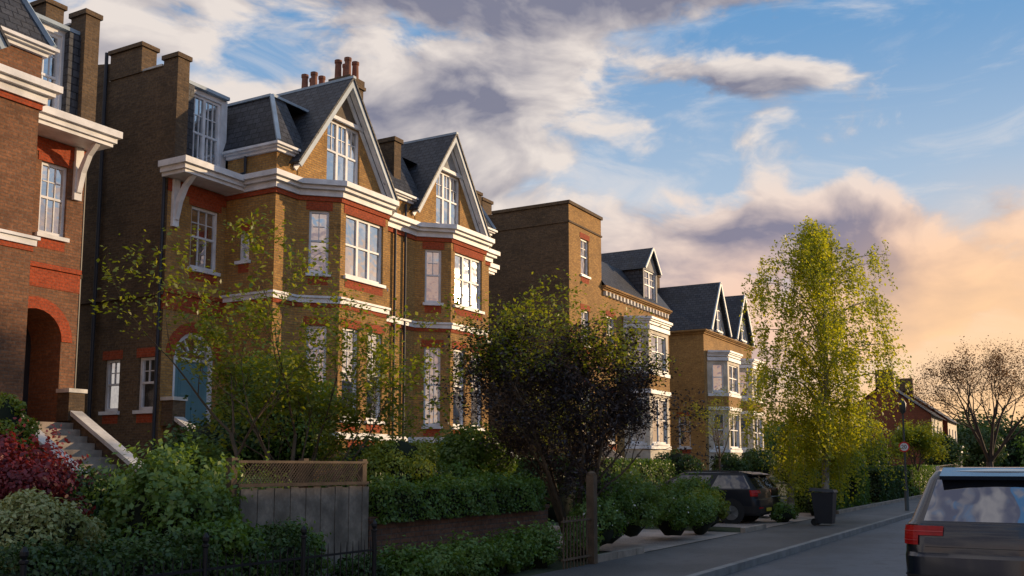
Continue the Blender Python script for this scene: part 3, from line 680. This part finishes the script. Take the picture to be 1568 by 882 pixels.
hedge('privet_hedge',60,84,7.8,8.8,.1,1.7,.15,L_green,1.2,.08)
bush('clipped_round_bush',(36.0,7.7,.75),(.7,.55,.75),.08,L_green,40,1.6,.3,.85)
bush('garden_shrub',(38.3,8.3,1.3),(1.3,.8,1.3),.1,L_yel,34,1.2)
bush('garden_shrub',(42.5,8.2,1.4),(1.3,.8,1.4),.1,L_green,34,1.2)
bush('garden_shrub',(29.9,7.55,.35),(.6,.4,.35),.07,L_green,24,1.3)
bush('garden_shrub',(34.4,7.6,.5),(.7,.4,.5),.08,L_dark,24,1.3)
bush('garden_shrub',(54,9.5,1.8),(2.2,1.2,1.8),.14,L_dark,34,1.2)
bush('evergreen_tree',(90,9.2,2.2),(2.0,1.6,2.6),.22,L_dark,40,1.3)
bush('evergreen_tree',(125,9.5,3.0),(6,3,3.2),.35,L_dark,50,1.3)
for i,(x,y,r,h) in enumerate(((150,-2,9,4.5),(165,12,12,6),(140,28,9,5),(110,25,7,4.5),(92,23,6,3.5),(180,-12,14,6))):
    bush('distant_trees',(x,y,h*.5),(r,r,h),.5,L_dark if i%2 else L_green,60,1.1,.28,.72,30)
for x,z in((44,1.8),(52,1.6),(58,2.0),(66,1.7),(73,2.0)): bush('garden_shrub',(x,16,z-.3),(1.5,1.1,1.2),.12,L_green if x%2 else L_dark,30,1.2)
# ------------------------------------------------------------ walls and fences
m=MB(); m.box(10.75,16.0,8.3,8.53,0,1.02); m.box(10.72,16.0,8.27,8.56,1.02,1.08)
obj('brick_garden_wall',m.mesh('gw',brickmat('wall_brick',(.20,.10,.065),(.13,.07,.048),(.11,.09,.08),grime=.6)))
wood=simple('weathered_wood',(.22,.185,.15),.85,.45,4,bump=.3,fine=22); wood2=simple('brown_wood',(.12,.08,.05),.8,.4,4,bump=.3)
e=empty('wooden_fence',(0,0,0)); m=MB()
for i in range(17): 
    x=8.35+i*.14; m.box(x,x+.134,8.3+.008*(i%2),8.325+.008*(i%2),.1,1.5+.012*math.sin(i*2.3))
obj('boards',m.mesh('fb',wood),e)
m=MB()
for x in(8.28,9.5,10.68): m.box(x-.045,x+.045,8.34,8.43,.1,1.86)
m.box(8.3,10.7,8.28,8.34,1.52,1.56); m.box(8.3,10.7,8.3,8.34,1.8,1.83); obj('posts_and_rails',m.mesh('fp',wood2),e)
m=MB()
for i in range(42):
    x=8.3+i*.05
    m.beam((x,8.305,1.56),(x+.24,8.305,1.8),.008,.008); m.beam((x+.24,8.316,1.56),(x,8.316,1.8),.008,.008)
obj('trellis',m.mesh('ft',wood2),e)
m=MB(); m.box(15.38,15.52,7.1,7.24,.0,1.62); m.lathe((15.45,7.17,1.62),[(.09,0),(.09,.03),(.02,.07)],4); 
for i in range(8): m.box(14.35+i*.125,14.37+i*.125,7.16,7.18,.1,.95)
m.box(14.3,15.4,7.15,7.19,.86,.89); m.box(14.3,15.4,7.15,7.19,.25,.28)
obj('wooden_gate_post',m.mesh('gp',wood2))
m=MB(); x=4.2
while x<9.6:
    m.tube([(x,7.3,.1),(x,7.3,.82),(x,7.3,.9)],[.007,.007,.002],5); x+=.11
for z in(.22,.76): m.box(4.2,9.6,7.292,7.308,z,z+.025)
for x in(5.0,6.9,8.3,9.55): m.lathe((x,7.3,.1),[(.025,0),(.025,.88),(.036,.89),(.036,.91),(.018,.92),(.034,.95),(.034,.98),(.01,1.02)],10)
obj('iron_railings',m.mesh('ir',simple('black_iron',(.008,.008,.010),.5,.2,3)))
# ------------------------------------------------------------ vehicles
paint=simple('navy_car_paint',(.008,.012,.025),.25,.1,1,metal=.2,spec=.6,coat=.7)
paint2=simple('black_car_paint',(.008,.010,.016),.4,.1,1,spec=.25,coat=.12)
plast=simple('black_plastic',(.015,.015,.017),.6,.1,3); chrome=simple('chrome',(.6,.6,.62),.15,.05,3,metal=1); railm=simple('dark_rail',(.05,.05,.055),.4,.1,3)
redl=simple('red_tail_lens',(.42,.008,.010),.25,.25,8,spec=.3); cglass=glassmat('car_glass',(.012,.014,.018),.34,(.8,.85,.95),0)
cglass2=glassmat('tinted_car_glass',(.010,.012,.016),.13,(.8,.85,.95),0)
plate=simple('number_plate',(.6,.48,.05),.4,.1,3); tyre=simple('tyre_rubber',(.02,.02,.02),.85,.2,5); alloy=simple('alloy',(.35,.35,.36),.3,.1,3,metal=.8)
NS=10
def halfring(xr,xf,hw,rr,rf,bow=.07):
    h=[]
    for y in np.linspace(0,hw-rr,5): h.append((xr+bow*(y/hw)**2,y))
    b=bow*((hw-rr)/hw)**2
    for k in range(1,6):
        a=math.pi/2*k/6; h.append((xr+b+(rr)*(1-math.cos(a)),hw-rr+rr*math.sin(a)))
    x0=xr+b+rr;x1=xf-b-rf
    for k in range(NS+1): h.append((x0+(x1-x0)*k/NS,hw))
    for k in range(1,6):
        a=math.pi/2*k/6; h.append((xf-b-rf*(1-math.sin(a)),hw-rf+rf*math.cos(a)))
    for y in np.linspace(hw-rf,0,5): h.append((xf-bow*(y/hw)**2,y))
    return h
def car(name,loc,rot,pm,LV,sc=(1,1,1),gm=cglass,rm=chrome):
    e=empty(name,loc,rot); e.scale=sc
    rings=[]
    for (z,xr,xf,hw,rr,rf) in LV:
        h=halfring(xr,xf,hw,rr,rf); full=h+[(x,-y) for x,y in h[-2:0:-1]]
        zz=[z-(.16*max(0,(x-3.5)/1.3)**1.5 if .95<z<1.15 else 0) for x,y in full]
        rings.append([(x,y,q) for (x,y),q in zip(full,zz)])
    nh=len(halfring(0,4,1,.1,.1)); n=len(rings[0])
    body=MB();gl=MB();pl=MB();gb=7
    for j in range(len(rings)-1):
        for k in range(n):
            k2=(k+1)%n; q=[rings[j][k],rings[j][k2],rings[j+1][k2],rings[j+1][k]]
            kk=k if k<nh-1 else n-1-k
            if j==gb:
                si=kk-10
                tgt=body if ((5<=kk<=8) or si in(4,) or (NS<=si<NS+3)) else gl
            elif j<2: tgt=pl
            else: tgt=body
            i=len(tgt.v); tgt.v+=q; tgt.f.append((i,i+1,i+2,i+3))
    body.face(rings[-1]); pl.face(rings[0])
    def fin(nm,mb,mt,sm=True):
        o=obj(nm,mb.mesh(name+nm,mt,sm,False),e); 
        if sm:
            md=o.modifiers.new('w','WELD'); md.merge_threshold=.0005; ms=o.modifiers.new('es','EDGE_SPLIT'); ms.split_angle=R(28)
        return o
    fin('body',body,pm);fin('windows',gl,gm);fin('lower_cladding',pl,plast)
    def lerp(z):
        for a,b in zip(LV,LV[1:]):
            if a[0]<=z<=b[0]:
                t=(z-a[0])/(b[0]-a[0]+1e-9); return [a[i]+(b[i]-a[i])*t for i in range(6)]
    def strip(mb,z0,z1,k0,k1,off,nz=3,ztop=None):
        for sgn in(1,-1):
            for i in range(nz):
                za=z0+(z1-z0)*i/nz; zb=z0+(z1-z0)*(i+1)/nz
                A=lerp(za);B=lerp(zb)
                ha=halfring(A[1]-off,A[2]+off,A[3]+off,A[4],A[5]);hb=halfring(B[1]-off,B[2]+off,B[3]+off,B[4],B[5])
                for k in range(k0,k1): mb.face([(ha[k][0],sgn*ha[k][1],za),(ha[k+1][0],sgn*ha[k+1][1],za),(hb[k+1][0],sgn*hb[k+1][1],zb),(hb[k][0],sgn*hb[k][1],zb)])
    t=MB(); strip(t,1.02,1.12,3,10,.018); strip(t,.92,1.02,5,10,.016); strip(t,.52,.56,3,6,.015); fin('tail_lights',t,redl,False)
    t=MB(); strip(t,1.06,1.068,3,9,.024,1); strip(t,.965,.972,5,9,.022,1); fin('light_bars',t,simple('lens_bar',(.5,.06,.06),.3,.1,5),False)
    t=MB(); t.beam((.75,.66,1.72),(2.6,.68,1.745),.04,.05); t.beam((.75,-.66,1.72),(2.6,-.68,1.745),.04,.05); fin('roof_rails',t,rm,False)
    t=MB(); strip(t,.60,.615,0,10,.008,1); strip(t,.90,.905,0,4,.006,1); t.beam((.26,0,1.2),(.33,.42,1.26),.02,.02); 
    for y in(.96,-.96):
        for x in(.95,3.85):
            t.lathe((x,y*1.012,.40),[(.44,-.006),(.44,.006)],28,'y')
    fin('trim_and_wiper',t,plast,False)
    t=MB(); t.hexa([(.34,-.6,1.60),(.34,.6,1.60),(.75,.6,1.68),(.75,-.6,1.68)],[(.32,-.6,1.64),(.32,.6,1.64),(.75,.6,1.73),(.75,-.6,1.73)])
    for sy in(1,-1): t.box(2.95,3.12,min(sy*.95,sy*1.12),max(sy*.95,sy*1.12),1.12,1.27)
    for x in(1.75,2.75):
        for sy in(1,-1): t.box(x,x+.2,sy*.975-.015,sy*.975+.015,1.0,1.03)
    fin('spoiler_and_mirrors',t,pm,False)
    t=MB(); t.box(-.035,-.005,-.26,.26,.42,.53); fin('number_plate',t,plate,False)
    t=MB(); t2=MB()
    for x in(.95,3.85):
        for sy in(1,-1):
            t.lathe((x,sy*.86,.37),[(.25,-.12),(.34,-.12),(.37,-.08),(.37,.08),(.34,.12),(.25,.12)],28,'y')
            t2.lathe((x,sy*.97,.37),[(.25,-.02),(.24,.01),(.06,.02)],5*4,'y')
            for k in range(5):
                a=k*1.2566; t2.beam((x,sy*1.0,.37),(x+.24*math.cos(a),sy*1.0,.37+.24*math.sin(a)),.05,.05)
    fin('tyres',t,tyre,False);fin('wheels',t2,alloy,False)
    return e
SUV=[(.28,.12,4.65,.86,.2,.4),(.36,.03,4.75,.94,.22,.45),(.60,0,4.8,.97,.24,.45),(.80,.01,4.8,.975,.24,.45),(.84,.06,4.78,.97,.22,.45),(1.00,.07,4.72,.965,.22,.45),(1.13,.10,4.55,.95,.22,.4),
 (1.17,.13,3.75,.91,.2,.2),(1.60,.42,2.9,.74,.14,.2),(1.69,.52,2.75,.68,.14,.2),(1.735,.80,2.4,.48,.13,.2)]
car('parked_suv_car',(11.3,.64,0),0,paint,SUV,(1,1,1.01))
car('parked_car',(28.95,7.75,.12),R(90),paint2,SUV,(.9,.9,.87),cglass2,railm)
car('parked_car',(32.3,8.4,.12),R(90),paint2,SUV,(.9,.9,.85),cglass2,railm)
# ------------------------------------------------------------ street furniture
e=empty('lamp_post_with_speed_sign',(40.0,5.45,.12)); t=MB()
t.lathe((0,0,0),[(.08,0),(.08,.8),(.045,.9),(.035,3.6),(.03,3.65),(.11,3.75),(.14,4.05),(.06,4.2),(.01,4.3)],12)
obj('column_and_lantern',t.mesh('lp',simple('grey_steel',(.05,.055,.055),.5,.2,3),True,False),e)
def disc(mb,x,r0,r1,z,n=28):
    for k in range(n):
        a,b=2*math.pi*k/n,2*math.pi*(k+1)/n
        mb.face([(x,r0*math.cos(a),z+r0*math.sin(a)),(x,r1*math.cos(a),z+r1*math.sin(a)),(x,r1*math.cos(b),z+r1*math.sin(b)),(x,r0*math.cos(b),z+r0*math.sin(b))])
t=MB();disc(t,-.07,.15,.2,2.4);obj('sign_red_ring',t.mesh('sr',simple('sign_red',(.6,.03,.03),.4,.05,3),False,False),e)
t=MB();disc(t,-.068,0.001,.152,2.4);obj('sign_face',t.mesh('sf',MT['white'],False,False),e)
fc=bpy.data.curves.new('n20','FONT'); fc.body='20'; fc.size=.2; fc.align_x='CENTER'; fc.align_y='CENTER'
fo=bpy.data.objects.new('sign_numerals',fc); COL.objects.link(fo); fo.parent=e; fo.location=(-.074,0,2.4); fo.rotation_euler=(R(90),0,R(-90)); fc.materials.append(plast)
e=empty('wheelie_bin',(28.7,6.1,.12)); t=MB()
t.hexa([(-.2,-.24,.06),(.2,-.24,.06),(.2,.22,.06),(-.2,.22,.06)],[(-.27,-.3,.92),(.27,-.3,.92),(.27,.3,.92),(-.27,.3,.92)])
t.hexa([(-.3,-.34,.93),(.3,-.34,.93),(.3,.34,.97),(-.3,.34,.97)],[(-.26,-.3,1.0),(.26,-.3,1.0),(.26,.34,1.05),(-.26,.34,1.05)]); t.beam((-.24,.38,.95),(.24,.38,.95),.03,.03)
obj('bin_body_and_lid',t.mesh('wb',simple('bin_plastic',(.015,.02,.028),.5,.1,3),False,False),e)
t=MB(); t.tube([(-.24,.24,.1),(-.19,.24,.1)],[.1,.1],12);t.tube([(.19,.24,.1),(.24,.24,.1)],[.1,.1],12);obj('wheels',t.mesh('ww',tyre,False,False),e)
# ------------------------------------------------------------ light
AZ,EL=R(-33),R(10)
sd=Vector((math.cos(AZ)*math.cos(EL),math.sin(AZ)*math.cos(EL),math.sin(EL)))
l=bpy.data.lights.new('sun','SUN'); l.energy=5.0; l.angle=R(.8); l.color=(1,.70,.40)
lo=bpy.data.objects.new('sun',l); lo.rotation_euler=sd.to_track_quat('Z','Y').to_euler(); lo.location=(0,-20,30); COL.objects.link(lo)
w=bpy.data.worlds.new('World'); scene.world=w; w.use_nodes=True; nt=w.node_tree; nt.nodes.clear()
out=nd(nt,'ShaderNodeOutputWorld'); bg=nd(nt,'ShaderNodeBackground'); bg.inputs[1].default_value=.1
sk=nd(nt,'ShaderNodeTexSky'); sk.sky_type='NISHITA'; sk.sun_disc=False; sk.sun_elevation=EL; sk.sun_rotation=R(90)-AZ
tc=nd(nt,'ShaderNodeTexCoord'); dirv=tc.outputs['Generated']
def mth(op,a,b=None,c=None):
    n=nt.nodes.new('ShaderNodeMath'); n.operation=op
    for i,v in enumerate((a,b,c)):
        if v is None: continue
        if isinstance(v,(int,float)): n.inputs[i].default_value=v
        else: nt.links.new(v,n.inputs[i])
    return n.outputs[0]
def vm(op,a,b):
    n=nt.nodes.new('ShaderNodeVectorMath'); n.operation=op
    for i,v in enumerate((a,b)):
        if isinstance(v,tuple): n.inputs[i].default_value=v
        else: nt.links.new(v,n.inputs[i])
    return n
sx=nd(nt,'ShaderNodeSeparateXYZ'); nt.links.new(dirv,sx.inputs[0]); X,Y,Z=sx.outputs
az=mth('ARCTAN2',Y,X)            # 0 along the street, + to the left
el=mth('ARCSINE',Z)
base=mixc(nt,mr(nt,el,R(1),R(9)),(.96,.58,.34),(.80,.62,.55))
base=mixc(nt,mr(nt,el,R(7.5),R(14)),base,(.45,.58,.74))
base=mixc(nt,mr(nt,el,R(13),R(26)),base,(.15,.35,.64))
gl=vm('DOT_PRODUCT',dirv,(math.cos(R(2))*math.cos(R(3)),math.sin(R(2)),math.sin(R(3)))).outputs['Value']
glow=mth('POWER',mr(nt,gl,.965,1.0),1.8)
p=vm('MULTIPLY',dirv,(1,1,1.9)).outputs[0]
p0=vm('ADD',p,(3.1,1.7,.4)).outputs[0]
warp=nd(nt,'ShaderNodeTexNoise'); warp.inputs['Scale'].default_value=3.0; warp.inputs['Detail'].default_value=3; nt.links.new(p0,warp.inputs['Vector'])
wv=vm('MULTIPLY',vm('SUBTRACT',warp.outputs['Color'],(.5,.5,.5)).outputs[0],(.22,.22,.22)).outputs[0]
p0=vm('ADD',p0,wv).outputs[0]
p1=vm('ADD',p0,(.018,-.022,.034)).outputs[0]
n0=noise(nt,p0,5.2,9,.55); n1=noise(nt,p1,5.2,6,.52); nb=noise(nt,vm('ADD',p0,(5.2,2.,1.)).outputs[0],2.3,2,.5)
leftm=mr(nt,mth('ADD',az,mth('MULTIPLY',el,.55)),R(17),R(30))
bank=mth('MULTIPLY',mr(nt,el,R(17),R(13)),mr(nt,el,R(3.5),R(7.5)))
reg=mth('MAXIMUM',mth('MULTIPLY',leftm,.95),mth('MULTIPLY',bank,.88))
cov=mth('ADD',n0,mth('MULTIPLY',mth('SUBTRACT',nb,.5),.45))
cov=mth('ADD',cov,mth('SUBTRACT',mth('MULTIPLY',reg,.25),.15))
dens=mr(nt,cov,.455,.56)
lit=mth('ADD',mth('MULTIPLY',mth('SUBTRACT',n0,n1),6.0),.82)
thick=mr(nt,cov,.51,.74)
lit=mth('SUBTRACT',lit,mth('MULTIPLY',thick,.76))
lit=mr(nt,lit,0,1.05,smooth=False)
warm=mth('MULTIPLY',mr(nt,el,R(19),R(8)),mr(nt,az,R(36),R(8)))
brc=mixc(nt,warm,(.90,.80,.73),(1.05,.63,.43)); dkc=mixc(nt,warm,(.23,.225,.30),(.27,.22,.31))
cc=mixc(nt,lit,dkc,brc)
cp=vm('MULTIPLY',dirv,(2,2,7)).outputs[0]; cn=noise(nt,cp,2.6,7,.62,1.0)
sky=mixc(nt,mr(nt,cn,.44,.72,0,.62),base,(.82,.78,.77))
sky=mixc(nt,mth('MULTIPLY',dens,.96),sky,cc)
sky=mixc(nt,mth('MULTIPLY',glow,.7),sky,(1.2,.74,.36))
tot=mixc(nt,1.0,mixc(nt,1.0,sky,(9.3,9.3,9.3),'MULTIPLY'),mixc(nt,1.0,sk.outputs[0],(.05,.05,.05),'MULTIPLY'),'ADD')
nt.links.new(tot,bg.inputs[0]); nt.links.new(bg.outputs[0],out.inputs[0])
# ------------------------------------------------------------ camera
cd=bpy.data.cameras.new('camera'); cd.sensor_width=36; cd.lens=1500/1568*36; cd.shift_y=101/1568; cd.clip_end=3000; cd.clip_start=.1
co=bpy.data.objects.new('camera',cd); COL.objects.link(co); co.location=(0,0,1.75)
th=R(29.5);pt=R(6.6)
look=Vector((math.cos(th)*math.cos(pt),math.sin(th)*math.cos(pt),math.sin(pt)))
co.rotation_euler=look.to_track_quat('-Z','Y').to_euler(); scene.camera=co
scene.view_settings.view_transform='Standard'; scene.view_settings.look='None'; scene.view_settings.exposure=0
